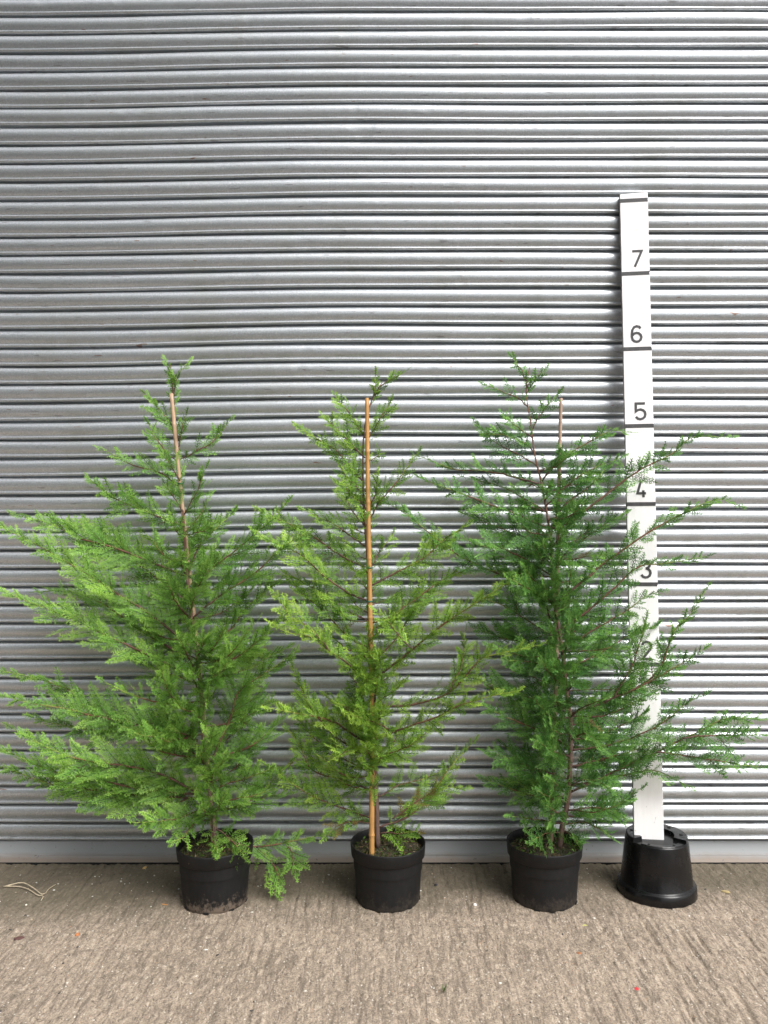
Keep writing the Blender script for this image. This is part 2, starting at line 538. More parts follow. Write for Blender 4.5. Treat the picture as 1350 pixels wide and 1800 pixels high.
# ------------------------------------------------------------------ added unseen building, dims the reflections in the shutter's left half
def build_reflection_blocker():
    root = empty("reflection_blocker", (-8.5, -9, 0))
    tag(root, "grey-green clad warehouse across the yard, facing the roller shutter", "light blocker")
    t = NT("blocker_cladding")
    n = t.noise(t.coord((1, 1, .2)), 2, 4, .6)
    t.set(Base_Color=t.ramp(n, [(.3, (.13, .16, .13)), (.7, (.19, .22, .18))]), Roughness=.6)
    x0, x1, y0, y1, h = -18.0, -0.6, -20.0, -6.5, 10.5
    # ribbed cladding round four sides
    pts = []
    def side(ax, ay, bx, by):
        L = math.hypot(bx - ax, by - ay); k = int(L / .3)
        ux, uy = (bx - ax) / L, (by - ay) / L
        nx, ny = uy, -ux
        for i in range(k):
            for f_, d_ in ((0, 0), (.45, 0), (.55, .04), (.9, .04)):
                q = (i + f_) * L / k
                pts.append((ax + ux * q + nx * d_, ay + uy * q + ny * d_))
    side(x0, y0, x1, y0); side(x1, y0, x1, y1); side(x1, y1, x0, y1); side(x0, y1, x0, y0)
    m = len(pts)
    v = [(x, y, -.003) for x, y in pts] + [(x, y, h) for x, y in pts]
    f = [(i, (i + 1) % m, m + (i + 1) % m, m + i) for i in range(m)]
    link("blocker_wall", mesh_py("blocker_wall", v, f), t.m, root)
    e = .35
    xm = (x0 + x1) / 2
    v = [(x0 - e, y0 - e, h - .02), (x1 + e, y0 - e, h - .02), (x1 + e, y1 + e, h - .02), (x0 - e, y1 + e, h - .02), (xm, y0 - e, h + 1.4), (xm, y1 + e, h + 1.4)]
    link("blocker_roof", mesh_py("blocker_roof", v, [(0, 3, 5, 4), (1, 4, 5, 2), (0, 4, 1), (3, 2, 5), (0, 1, 2, 3)]), mat_simple("blocker_roof_sheet", (.16, .16, .16), .7, .2, 3), root)
    v = [(x, y, z) for x in (-7, -3) for y in (y1 - .02, y1 + .09) for z in (0, 4.2)]
    link("door", mesh_py("door", v, [(0, 1, 3, 2), (4, 6, 7, 5), (0, 4, 5, 1), (2, 3, 7, 6), (1, 5, 7, 3)]), mat_simple("blocker_door", (.06, .07, .07), .5, .2, 3), root)  # door on the added, unseen building


build_reflection_blocker()

# ------------------------------------------------------------------ pots
POTY = 3.06


def build_pot(px, label, mud, seed, depth=POTY, tilt=0.0, notch=False):
    cx = (px - 675) / F * depth
    root = empty("plant_pot", (cx, depth, 0))
    tag(root, label, "plant pot", "black plant pots holding the conifers")
    m = mat_plastic("black_pot_plastic", mud, 0.50, seed)
    prof = [(0.0, 0.006), (0.104, 0.006), (0.106, -0.003), (0.113, -0.003), (0.1175, 0.003), (0.119, 0.012), (0.1235, 0.09), (0.1275, 0.158),
            (0.129, 0.1605), (0.1345, 0.1625), (0.1372, 0.166), (0.1405, 0.205), (0.1405, 0.2085), (0.1375, 0.2095), (0.1345, 0.207),
            (0.1325, 0.19), (0.130, 0.165), (0.128, 0.12)]
    v, f = lathe(prof, 64, cx, depth, 0.012, seed, tilt)
    body = link("pot_body", mesh_py("pot_body", v, f, True), m, root)
    # drainage notches at the foot
    for k in range(8):
        a = 2 * math.pi * (k + 0.25) / 8 + seed
        r = 0.1182
        tx, ty = -math.sin(a), math.cos(a)
        vv = []
        for s_, z in ((-0.012, -0.002), (0.012, -0.002), (0.009, 0.007), (-0.009, 0.007)):
            for rr in (r - 0.006, r + 0.0012):
                vv.append((cx + rr * math.cos(a) + s_ * tx, depth + rr * math.sin(a) + s_ * ty, z))
        ff = [(0, 2, 4, 6), (1, 7, 5, 3), (0, 1, 3, 2), (2, 3, 5, 4), (4, 5, 7, 6), (6, 7, 1, 0)]
        link("drain_notch", mesh_py("drain_notch", vv, ff), HOLE, root)
    # soil surface
    R, A = 14, 40
    sv, sf = [], []
    r_ = random.Random(seed * 100 + 5)
    sv.append((cx, depth, 0.186))
    for i in range(1, R + 1):
        for j in range(A):
            rr = 0.1325 * i / R
            a = 2 * math.pi * j / A
            z = 0.178 + 0.010 * (1 - i / R) + r_.uniform(-0.006, 0.007) * (i < R)
            sv.append((cx + rr * math.cos(a), depth + rr * math.sin(a), z))
    for j in range(A):
        sf.append((0, 1 + j, 1 + (j + 1) % A))
    for i in range(R - 1):
        for j in range(A):
            a, b = 1 + i * A + j, 1 + i * A + (j + 1) % A
            sf.append((a, a + A, b + A, b))
    soil = link("soil", mesh_py("soil", sv, sf, True), SOIL, root)
    # moss, seedlings and dead scale-leaf litter on the soil
    V, Fc, C = [], [], []
    rg = np.random.default_rng(int(seed * 10) + 3)
    for k in range(900):
        rr = 0.128 * math.sqrt(rg.random()); a = rg.random() * 6.283
        p = np.array([cx + rr * math.cos(a), depth + rr * math.sin(a), 0.182 + 0.006 * (1 - rr / 0.13)])
        kind = rg.random()
        d = rg.normal(size=3); d[2] = abs(d[2]) * (1.4 if kind < 0.6 else 0.25); d /= np.linalg.norm(d)
        s = np.cross(d, rg.normal(size=3)); s /= np.linalg.norm(s)
        L = rg.uniform(0.006, 0.02) * (1.4 if kind > 0.93 else 1)
        w = rg.uniform(0.0009, 0.0022) * (2.4 if kind > 0.93 else 1)
        if kind < 0.45: c = np.array([0.045, 0.075, 0.012]) * rg.uniform(0.6, 1.5)
        elif kind < 0.93: c = np.array([0.16, 0.105, 0.055]) * rg.uniform(0.4, 1.5)
        else: c = np.array([0.11, 0.21, 0.03]) * rg.uniform(0.8, 1.3)
        n0 = len(V)
        V += [p - d * 0.004, p + d * L * 0.5 + s * w, p + d * L, p + d * L * 0.5 - s * w]
        Fc.append((n0, n0 + 1, n0 + 2, n0 + 3)); C += [c] * 4
    mo = link("moss_and_litter", mesh_np("moss", np.array(V), np.array(Fc), False, np.array(C)), LEAF, soil)
    mo["kind"] = "stuff"
    return cx, depth


pot1 = build_pot(378, "black plastic pot with muddy foot holding the widest bushy conifer", 0.65, 1.3, 3.055, 0.02)
pot2 = build_pot(682, "black plastic pot with mossy soil holding conifer with orange-brown cane", 0.12, 2.9, 3.065)
pot3 = build_pot(957, "black plastic pot holding dark green conifer beside the measuring board", 0.16, 4.1, 3.07)


def build_upturned_pot():
    cx, cy = (1154 - 675) / F * 3.125, 3.125
    root = empty("upturned_pot", (cx, cy, 0))
    tag(root, "glossy black plastic pot turned upside down under the measuring board", "plant pot")
    m = mat_plastic("glossy_black_plastic", 0.0, 0.13, 7.7)
    H = 0.203
    prof = [(0.137, -0.003), (0.1445, -0.003), (0.1455, 0.002), (0.1425, 0.034), (0.139, 0.0395), (0.1325, 0.042), (0.1305, 0.046),
            (0.1225, 0.12), (0.114, H - 0.006), (0.1125, H - 0.001), (0.109, H), (0.0, H)]
    v, f = lathe(prof, 72, cx, cy, 0.004, 0.4)
    link("pot_body", mesh_py("pot_body", v, f, True), m, root)
    # raised foot pads round the base, with channels between them

    def pad(a0, a1, r0, r1, h):
        vv, ff = [], []
        n = max(4, int((a1 - a0) / 8))
        for i in range(n + 1):
            a = math.radians(a0 + (a1 - a0) * i / n)
            for r, z in ((r0, H - 0.002), (r0 + 0.002, H + h), (r1 - 0.003, H + h), (r1, H + h - 0.003), (r1 + 0.001, H - 0.006)):
                vv.append((cx + r * math.cos(a), cy + r * math.sin(a), z))
        for i in range(n):
            for q in range(4):
                a = i * 5 + q
                ff.append((a, a + 1, a + 6, a + 5))
        ff.append((0, 1, 2, 3, 4)); ff.append((n * 5 + 4, n * 5 + 3, n * 5 + 2, n * 5 + 1, n * 5))
        link("foot_pad", mesh_py("foot_pad", vv, ff), m, root)
    pad(-38, 62, 0.062, 0.1115, 0.013)
    pad(118, 205, 0.070, 0.1115, 0.013)
    pad(222, 312, 0.088, 0.1115, 0.004)

    def hole(ang, r, rad, z):
        a = math.radians(ang)
        hx, hy = cx + r * math.cos(a), cy + r * math.sin(a)
        vv, ff = lathe([(0.0, z), (rad * 0.8, z), (rad, z - 0.004)], 14, hx, hy)
        link("drain_hole", mesh_py("drain_hole", vv, ff), HOLE, root)
    hole(-12, 0.088, 0.0085, H + 0.0142); hole(40, 0.086, 0.0085, H + 0.0142); hole(160, 0.09, 0.008, H + 0.0142)
    hole(236, 0.098, 0.006, H + 0.0052); hole(290, 0.098, 0.006, H + 0.0052)
    return root


build_upturned_pot()


# ------------------------------------------------------------------ measuring board
def build_board():
    H = 0.203
    yaw = math.radians(7)
    W, T = 0.109, 0.021
    b = np.array([(1141 - 675) / F * 3.10, 3.10, H])           # bottom centre of the front face
    ztop = 2.713
    t = np.array([(1114 - 675) / F * 3.338, 3.338, ztop])
    up = (t - b) / np.linalg.norm(t - b)
    side = np.array([math.cos(yaw), -math.sin(yaw), 0.0])
    side -= up * side.dot(up); side /= np.linalg.norm(side)
    nrm = np.cross(side, up)
    if nrm[1] > 0: nrm = -nrm                                # towards the camera
    L = np.linalg.norm(t - b)
    root = empty("measuring_board", tuple(b))
    tag(root, "tall white wooden measuring board with black numbered foot marks leaning on shutter", "measuring board")

    def pt(u, s, n): return b + side * u + up * s + nrm * n
    # board body with slightly worn, rounded long edges and a rough-sawn top
    rr = random.Random(3)
    ring = [(-W / 2 + .002, 0), (W / 2 - .002, 0), (W / 2, -.002), (W / 2, -T), (-W / 2, -T), (-W / 2, -.002)]
    N = 60
    vv, ff = [], []
    for i in range(N + 1):
        s = -0.006 + (L + 0.006) * i / N
        for q, (u, n) in enumerate(ring):
            uu = u + (rr.uniform(-.0006, .0006))
            ss = s + (0.0035 * (u / W) + rr.uniform(-.001, .001) if i == N else 0)
            vv.append(pt(uu, ss, n))
    for i in range(N):
        for q in range(6):
            a, c = i * 6 + q, i * 6 + (q + 1) % 6
            ff.append((a, c, c + 6, a + 6))
    ff.append(tuple(range(5, -1, -1))); ff.append(tuple(N * 6 + q for q in range(6)))
    me = mesh_py("board", vv, ff)
    me.materials.append(PAINT); me.materials.append(EDGE)
    for i, p in enumerate(me.polygons):
        if i < N * 6 and i % 6 in (2, 3, 4): p.material_index = 1
    link("board", me, None, root)

    def hit(px, py):
        """board coordinates of the point seen at a photo pixel"""
        d = P(px, py, 1.0) - np.array([0, 0, CAMZ])
        o = np.array([0, 0, CAMZ])
        k = (b - o).dot(nrm) / d.dot(nrm)
        q = o + d * k - b
        return q.dot(side), q.dot(up)

    def slab(name, polys, thick=0.0010, lift=0.0004):
        vv, ff = [], []
        for poly in polys:
            n0, n = len(vv), len(poly)
            for (u, s) in poly: vv.append(pt(u, s, lift + thick))
            for (u, s) in poly: vv.append(pt(u, s, -0.0006))
            ff.append(tuple(range(n0, n0 + n)))
            for i in range(n):
                j = (i + 1) % n
                ff.append((n0 + i, n0 + n + i, n0 + n + j, n0 + j))
        me = mesh_py(name, vv, ff)
        bm = bmesh.new(); bm.from_mesh(me); bmesh.ops.recalc_face_normals(bm, faces=bm.faces); bm.to_mesh(me); bm.free()
        link(name, me, INK, root)

    for px, py in ((1114, 352), (1118, 480.5), (1121, 613), (1124.5, 748.5), (1129, 886), (1133, 1027), (1137, 1168)):
        _, s = hit(px, py)
        w = W / 2 + 0.0004
        slab("foot_mark", [[(-w, s - .0075), (w, s - .0072), (w, s + .0076), (-w, s + .0073)]])

    DIG = {
        '7': [[(0, 1), (.62, 1), (.15, 0)]],
        '6': [[(.57, .84), (.50, .95), (.33, 1), (.15, .93), (.04, .75), (0, .5), (0, .30), (.05, .13), (.17, .03), (.31, 0), (.45, .03), (.57, .13),
               (.62, .29), (.57, .44), (.45, .54), (.31, .57), (.16, .53), (.03, .40)]],
        '5': [[(.61, 1), (.04, 1), (.04, .50), (.17, .59), (.32, .62), (.48, .57), (.59, .46), (.62, .31), (.58, .15), (.46, .04), (.31, 0),
               (.15, .04), (.03, .16)]],
        '4': [[(.28, 1), (.03, .24), (.62, .24)], [(.44, .42), (.44, 0)]],
        '3': [[(.03, .84), (.12, .95), (.30, 1), (.47, .95), (.57, .83), (.57, .71), (.48, .59), (.32, .54)],
              [(.32, .545), (.50, .49), (.60, .38), (.62, .26), (.55, .10), (.42, .02), (.28, 0), (.12, .05), (.02, .17)]],
        '2': [[(.02, .80), (.09, .93), (.27, 1), (.45, .96), (.58, .86), (.60, .70), (.52, .55), (.03, .0), (.62, .0)]],
    }

    def ribbon(pl, w):
        pl = np.array(pl); n = len(pl)
        Lp, Rp = [], []
        for i in range(n):
            d0 = pl[i] - pl[i - 1] if i else pl[1] - pl[0]
            d1 = pl[i + 1] - pl[i] if i < n - 1 else d0
            d0 = d0 / np.linalg.norm(d0); d1 = d1 / np.linalg.norm(d1)
            n0, n1 = np.array([-d0[1], d0[0]]), np.array([-d1[1], d1[0]])
            mm = n0 + n1; mm /= np.linalg.norm(mm)
            k = min(1 / max(mm.dot(n0), 0.3), 2.2)
            Lp.append(pl[i] + mm * w * k); Rp.append(pl[i] - mm * w * k)
        return [[tuple(Rp[i]), tuple(Rp[i + 1]), tuple(Lp[i + 1]), tuple(Lp[i])] for i in range(n - 1)]

    for ch, x0, x1, y0, y1 in (('7', 1110, 1130, 439, 471), ('6', 1109, 1129, 571, 603), ('5', 1115, 1136, 707, 739),
                               ('4', 1118, 1137, 843.5, 876), ('3', 1125, 1145, 984, 1017), ('2', 1127, 1147, 1126, 1160)):
        ul, sl = hit(x0 + 2, y1 - 2); ur, st = hit(x1 - 2, y0 + 2)
        polys = []
        for stroke in DIG[ch]:
            polys += ribbon([(ul + (ur - ul) * x / .62, sl + (st - sl) * y) for x, y in stroke], 0.0046)
        slab("digit", polys)


build_board()


# ------------------------------------------------------------------ conifers
def element(V, Fc, T, p, d, s, n, L, w, t0, t1):
    """a folded scale-leaf twig: a slim kite creased along its middle"""
    k = len(V)
    V += [p, p + d * L * 0.35 + s * w - n * w * 0.35, p + d * L, p + d * L * 0.35 - s * w - n * w * 0.35]
    T += [t0, t0 * .5 + t1 * .5, t1, t0 * .5 + t1 * .5]
    Fc.append((k, k + 1, k + 2)); Fc.append((k, k + 2, k + 3))


def spray_template(seed, shoots, real_len):
    """flat feathery spray of unit length along +x, blade in the xy plane; sizes in units of real_len"""
    rg = np.random.default_rng(seed)
    V, Fc, T = [], [], []
    ex, ey, ez = np.eye(3)
    bend = rg.uniform(-0.18, 0.22); sweep = rg.uniform(-0.15, 0.15)

    def axis(x):
        return np.array([x, sweep * x * x, bend * x * x])
    w0 = 0.00165 / real_len
    for i in range(7):                                        # rachis
        p, q = axis(i / 7), axis((i + 1) / 7)
        d = q - p; L = np.linalg.norm(d); d /= L
        element(V, Fc, T, p, d, ey, ez, L * 1.25, w0 * (1.3 - 0.6 * i / 7), -0.55 + 0.75 * i / 7, -0.45 + 0.85 * i / 7)
    for i in range(shoots):
        x = 0.06 + 0.90 * (i + rg.uniform(-.2, .2)) / shoots
        sgn = 1 if i % 2 else -1
        prof = (0.34 + 0.5 * x) if x < 0.25 else 0.56 * (1 - x) ** 0.75 + 0.05
        L = 0.62 * prof * rg.uniform(0.75, 1.2)
        ang = math.radians(rg.uniform(34, 50) - 10 * x)
        d = ex * math.cos(ang) + sgn * ey * math.sin(ang) + ez * (rg.normal() * 0.16 + 2 * bend * x * 0.5)
        d /= np.linalg.norm(d)
        s = np.cross(ez, d); s /= np.linalg.norm(s)
        nn = np.cross(d, s)
        p = axis(x)
        tb = 0.25 + 0.35 * x
        seg = 2 if L * real_len > 0.02 else 1
        q = p.copy(); dd = d.copy()
        for k in range(seg):
            element(V, Fc, T, q, dd, s, nn, L / seg * 1.2, w0 * (0.9 - .2 * k), tb + .2 * k, tb + 0.25 + 0.25 * k)
            q = q + dd * L / seg
            dd = dd + ex * 0.16; dd /= np.linalg.norm(dd)
        ns = max(2, int(L * real_len / 0.0060))
        for k in range(ns):
            u = 0.15 + 0.8 * (k + rg.uniform(-.25, .25)) / ns
            sg = 1 if k % 2 else -1
            a2 = math.radians(rg.uniform(30, 48))
            l2 = min(0.021, 0.009 + L * real_len * 0.27) / real_len * (1.05 - 0.55 * u) * rg.uniform(0.7, 1.25)
            d2 = d * math.cos(a2) + sg * s * math.sin(a2) + nn * rg.normal() * 0.22
            d2 /= np.linalg.norm(d2)
            s2 = np.cross(nn, d2); s2 /= np.linalg.norm(s2)
            element(V, Fc, T, p + d * L * u, d2, s2, nn, l2, w0 * rg.uniform(0.75, 1.0), tb + 0.3 * u, tb + 0.35 + 0.3 * u)
    return np.array(V), np.array(Fc), np.array(T)


TEMPL = {}
for cls, (sh, rl, cnt) in {0: (8, 0.035, 6), 1: (12, 0.07, 7), 2: (17, 0.11, 8), 3: (21, 0.16, 7)}.items():
    TEMPL[cls] = [spray_template(100 * cls + k, sh, rl) for k in range(cnt)]


def unit(v):
    return v / (np.linalg.norm(v) + 1e-9)


class Tree:
    def __init__(self, name, label, pot, trunk_px, dark, mid, tip, seed, depth_top, plume):
        self.plume = plume
        self.rg = np.random.default_rng(seed)
        self.pot = pot
        self.root = empty("conifer", (pot[0], pot[1], 0.18))
        tag(self.root, label, "conifer", "potted conifers in front of the shutter")
        self.dark, self.mid, self.tip = np.array(dark), np.array(mid), np.array(tip)
        ys = [p[1] for p in trunk_px]
        self.y0, self.y1 = max(ys), min(ys)
        self.d0, self.d1 = pot[1], depth_top
        self.ctrl = [P(x, y, self.tdepth(y)) for x, y in trunk_px]
        self.line = smooth_line(self.ctrl, 60)
        n = 60
        rad = np.linspace(0.0105, 0.0016, n) ** 1.0
        v, f = tube(self.line, rad, 9)
        c = np.zeros((len(v), 3))
        tt = np.repeat(np.linspace(0, 1, n), 9)
        c[:len(tt)] = (1 - tt[:, None]) * np.array([.125, .078, .060]) + tt[:, None] * np.array([.19, .085, .05])
        c[len(tt):] = [.12, .08, .06]
        me = mesh_py("trunk", v, f, True)
        ca = me.color_attributes.new("tint", 'FLOAT_COLOR', 'POINT')
        ca.data.foreach_set("color", np.hstack([c, np.ones((len(c), 1))]).astype(np.float32).ravel())
        link("trunk", me, BARK, self.root)

    def tdepth(self, y):
        k = (self.y0 - y) / (self.y0 - self.y1)
        return self.d0 + (self.d1 - self.d0) * k

    def trunk_at(self, y):
        return self.tdepth(y)

    def branch(self, px, dd=0.0, lmax=0.12, dens=1.0, face=0.6, rad=0.0042, brown=0.0, yellow=0.0, bare=0.06, base_at=None, lift=0.0):
        """px: photo pixels from the stem to the tip; dd: metres the tip stands nearer (-) or farther (+) than the stem"""
        rg = self.rg
        n = len(px)
        dbase = self.tdepth(px[0][1]) if base_at is None else base_at
        c = np.array(px, float)
        s = np.concatenate([[0], np.cumsum(np.hypot(*np.diff(c, axis=0).T))]); s /= s[-1]
        pts = []
        for (x, y), u in zip(px, s):
            dep = min(dbase + dd * (0.65 * u + 0.35 * u * u), D - 0.022)
            pts.append(P(x, y, dep))
        self.grow(pts, lmax * self.plume * (1.3 if lmax < 0.07 else 1.0), dens, face, rad, brown, yellow, bare)
        return dbase + dd

    def grow(self, pts, lmax, dens, face, rad, brown, yellow, bare):
        rg = self.rg
        N = 28
        line = smooth_line(pts, N)
        seg = np.linalg.norm(np.diff(line, axis=0), axis=1)
        # natural small wander
        wob = np.cumsum(rg.normal(size=(N, 3)), axis=0) * 0.0011
        line[1:-1] += (wob - np.linspace(0, 1, N)[:, None] * wob[-1])[1:-1]
        line[:, 1] = np.minimum(line[:, 1], D - 0.012)
        S = seg.sum()
        rb = min(rad, 0.0010 + S * 0.0048)
        radii = rb * (1 - np.linspace(0, 1, N)) ** 0.8 + 0.0008
        v, f = tube(line, radii, 5)
        tt = np.repeat(np.linspace(0, 1, N), 5)[:, None]
        old, red, new = np.array([.095, .052, .042]), np.array([.20, .085, .045]), self.tip * 0.9 + np.array([.05, .03, 0])
        c = np.where(tt < .6, old + (red - old) * tt / .6, red + (new - red) * np.clip((tt - .6) / .3, 0, 1))
        c = np.vstack([c, old[None], new[None]])
        me = mesh_py("branch", v, f, True)
        ca = me.color_attributes.new("tint", 'FLOAT_COLOR', 'POINT')
        ca.data.foreach_set("color", np.hstack([c, np.ones((len(c), 1))]).astype(np.float32).ravel())
        br = link("branch", me, BARK, self.root)
        # sprays
        VV, FF, CC = [], [], []
        cnt = 0
        cum = np.concatenate([[0], np.cumsum(seg)])
        step = 0.0098 / dens
        tang = np.gradient(line, axis=0)
        camdir = np.array([0, -1.0, 0.15])
        up = np.array([0, 0, 1.0])
        Nrm = unit(camdir * face + up * (1 - face) + rg.normal(size=3) * 0.22)
        q = S * bare
        k = 0
        while q < S * 1.001:
            u = min(q / S, 1.0)
            p = np.array([np.interp(q, cum, line[:, a]) for a in range(3)])
            T = unit(np.array([np.interp(q, cum, tang[:, a]) for a in range(3)]))
            Nn = unit(Nrm - T * Nrm.dot(T))
            B = np.cross(Nn, T)
            shape = (0.55 + 1.1 * u if u < 0.4 else 0.99) * (1.0 if u < 0.45 else max(0.17, 1 - (u - 0.45) * 1.50))
            L = lmax * shape * rg.uniform(0.62, 1.18)
            last = q + step >= S * 1.001
            ang = math.radians((48 - 20 * u) + rg.normal() * 8)
            r3 = rg.random()
            sgn = 1 if k % 2 else -1
            if last:
                d = T; L = max(0.04, lmax * 0.36)
            elif r3 < 0.62:
                d = T * math.cos(ang) + B * sgn * math.sin(ang) + Nn * rg.normal() * 0.22
            else:                                             # out of the blade: fills the plume's body
                d = T * math.cos(ang) + (Nn * (1 if rg.random() < 0.6 else -1) + B * rg.normal() * 0.7) * math.sin(ang); L *= 0.8
            d = unit(d + up * 0.10)
            nn = unit(Nn + rg.normal(size=3) * 0.38 + d * 0.01)
            nn = unit(nn - d * nn.dot(d))
            bb = np.cross(nn, d)
            L = max(L, 0.028)
            cls = 0 if L < .05 else 1 if L < .088 else 2 if L < .135 else 3
            tv, tf, ttip = TEMPL[cls][rg.integers(len(TEMPL[cls]))]
            vv = p + L * (tv[:, 0:1] * d + tv[:, 1:2] * bb + tv[:, 2:3] * nn)
            vv[:, 1] = np.where(vv[:, 1] > D - 0.004, D - 0.004 - 0.15 * np.minimum(vv[:, 1] - D + 0.004, 0.05), vv[:, 1])
            j = rg.normal() * 0.16
            t = np.clip(ttip + j + yellow + 0.22 * max(0, u - 0.45), -0.6, 1.6)[:, None]
            col = np.where(t < 0.0, np.array([.10, .085, .03]) + (self.dark - np.array([.10, .085, .03])) * np.clip(1 + t / .5, 0, 1),
                           np.where(t < .5, self.dark + (self.mid - self.dark) * t / .5, self.mid + (self.tip - self.mid) * np.clip((t - .5) / .7, 0, 1)))
            col = col * rg.uniform(0.86, 1.26)
            if rg.random() < brown:
                col = col * 0.25 + 0.75 * np.array([.21, .115, .05])
            VV.append(vv); FF.append(tf + cnt); CC.append(col); cnt += len(vv)
            q += step * rg.uniform(0.7, 1.3) * (1.0 if u < .75 else 1.1)
            k += 1
        fo = link("foliage", mesh_np("foliage", np.vstack(VV), np.vstack(FF), False, np.vstack(CC)), LEAF, br)
        fo["kind"] = "stuff"

    def fill(self, ylo, yhi, count, reach, lmax, up=0.35, brown=0.0, front=0.5, dens=0.8, xbias=0.0):
        """further branches round the stem, in all directions, out of which the crown's body is made"""
        rg = self.rg
        for k in range(count):
            y = yhi + (ylo - yhi) * (k + rg.random()) / count
            kk = np.argmin(abs(CAMZ - (y - 900) / F * self.tdepth(y) - self.line[:, 2]))
            p = self.line[kk]
            a = rg.random() * 6.283
            d = np.array([math.cos(a) + xbias, math.sin(a), 0])
            if d[1] < 0 and rg.random() > front: d[1] = -d[1]
            h = reach(y) * rg.uniform(0.6, 1.05)
            if d[1] > 0: h = min(h, max(0.12, 0.30 / max(d[1], .3)))
            e = p + d * h + np.array([0, 0, h * (up + rg.normal() * 0.12)])
            m = p + d * h * 0.5 + np.array([0, 0, h * 0.5 * (up - 0.18)])
            e[1] = min(e[1], D - 0.03); m[1] = min(m[1], D - 0.04)
            self.grow([p, m, e], lmax * rg.uniform(.8, 1.15), dens, rg.uniform(.2, .9), 0.0036, brown, rg.normal() * 0.07, 0.12)


def build_tree_1():
    t = Tree("conifer", "widest bushy green conifer with pale cane tip ending just below its leader", pot1,
             [(380, 1500), (375, 1440), (362, 1350), (352, 1200), (336, 1080), (328, 1000), (324, 930), (318, 860), (313, 790), (306, 715), (300, 642)],
             (.036, .108, .020), (.122, .282, .044), (.31, .49, .09), 21, 3.16, 1.22)
    B = t.branch
    # leader and top
    B([(306, 712), (300, 665), (291, 637)], 0.0, .035, .9)
    B([(305, 700), (313, 665), (328, 640)], 0.0, .035, .9)
    B([(314, 775), (307, 751), (280, 718), (253, 688)], 0.0, .055, .9)
    B([(314, 785), (320, 755), (328, 727)], -.02, .05, .9)
    B([(315, 815), (289, 791), (273, 770), (262, 746)], -.02, .06, 1)
    B([(316, 808), (342, 795), (372, 778), (402, 742)], .0, .055, .9)
    B([(320, 862), (280, 830), (235, 818), (178, 789)], .0, .085, 1)
    B([(320, 850), (300, 820), (285, 795)], -.05, .07, 1)
    B([(323, 925), (267, 902), (200, 875), (151, 838)], -.02, .10, 1.05)
    B([(323, 905), (342, 872), (362, 822)], -.04, .08, 1.1)
    B([(322, 900), (300, 868), (290, 850)], -.08, .09, 1)
    B([(325, 935), (350, 905), (366, 880)], .05, .08, 1)
    # long left plumes
    B([(333, 1135), (265, 1079), (204, 1041), (133, 995), (44, 947), (-6, 922)], -.10, .13, 1.05, yellow=.10)
    B([(325, 1012), (200, 962), (147, 947), (90, 920), (36, 908)], .02, .13, 1.05, yellow=.06)
    B([(328, 1060), (260, 1000), (190, 962), (150, 925), (95, 915)], .10, .12, 1)
    B([(340, 1190), (301, 1171), (224, 1132), (171, 1108), (73, 1065), (-8, 1033)], -.14, .125, 1.05, yellow=.12)
    B([(338, 1160), (250, 1110), (180, 1060), (120, 1040), (60, 1040)], .12, .12, 1)
    B([(348, 1290), (253, 1269), (196, 1262), (147, 1240), (118, 1212), (61, 1191), (-5, 1177)], .05, .10, 1)
    B([(348, 1302), (250, 1275), (171, 1261), (122, 1248), (61, 1238), (-8, 1222)], -.02, .11, 1)
    B([(350, 1310), (260, 1290), (180, 1285), (110, 1275), (60, 1262)], .10, .11, 1)
    B([(357, 1400), (290, 1365), (220, 1346), (159, 1338), (90, 1318), (22, 1281)], -.18, .12, 1.05, yellow=.14)
    B([(355, 1397), (253, 1387), (175, 1373), (106, 1358), (53, 1338), (-4, 1314)], -.15, .12, 1.05, yellow=.10, brown=.02)
    B([(355, 1405), (240, 1398), (143, 1387), (81, 1375), (6, 1350)], -.06, .12, 1, brown=.03)
    B([(360, 1400), (280, 1410), (200, 1400), (130, 1395)], -.02, .11, .9, brown=.03)
    B([(374, 1425), (345, 1425), (300, 1440), (232, 1445)], -.22, .10, 1, yellow=.08)
    B([(374, 1440), (340, 1450), (318, 1475), (300, 1482)], -.24, .08, .9)
    B([(376, 1450), (372, 1470), (382, 1500)], -.16, .065, .8, yellow=.15)
    B([(378, 1455), (400, 1470), (425, 1495), (432, 1510)], -.15, .085, .9)
    # right side
    B([(330, 1040), (373, 1002), (444, 942), (500, 887)], .02, .11, 1)
    B([(330, 1020), (350, 960), (405, 905)], .05, .11, 1)
    B([(338, 1088), (383, 1051), (452, 1006), (493, 965), (548, 932)], -.05, .11, 1)
    B([(340, 1140), (400, 1110), (440, 1060), (500, 1015)], .08, .12, 1)
    B([(342, 1165), (400, 1160), (435, 1140), (474, 1112)], -.12, .10, 1, yellow=.12)
    B([(368, 1345), (391, 1293), (407, 1253), (420, 1216), (468, 1185), (523, 1143)], -.03, .10, 1, rad=.006, bare=.3)
    B([(395, 1285), (407, 1253), (430, 1235), (460, 1215)], .04, .10, .9, base_at=3.09)
    B([(345, 1220), (400, 1170), (450, 1130), (490, 1090)], .12, .11, 1)
    B([(360, 1330), (420, 1320), (470, 1290), (500, 1250)], .14, .10, .8)
    B([(370, 1400), (387, 1383), (420, 1369), (474, 1352)], -.10, .09, 1)
    B([(372, 1420), (430, 1420), (470, 1400), (505, 1395)], .12, .09, .7)
    B([(384, 1472), (440, 1488), (490, 1482), (530, 1475), (578, 1468)], .04, .075, .75)
    B([(450, 1488), (472, 1508), (490, 1540), (492, 1575)], -.03, .085, 1, base_at=3.07)
    B([(500, 1480), (515, 1500), (520, 1535)], -.05, .055, .9, base_at=3.08)
    # towards the viewer
    B([(350, 1250), (320, 1240), (297, 1215), (282, 1172)], -.30, .10, 1.2, yellow=.12)
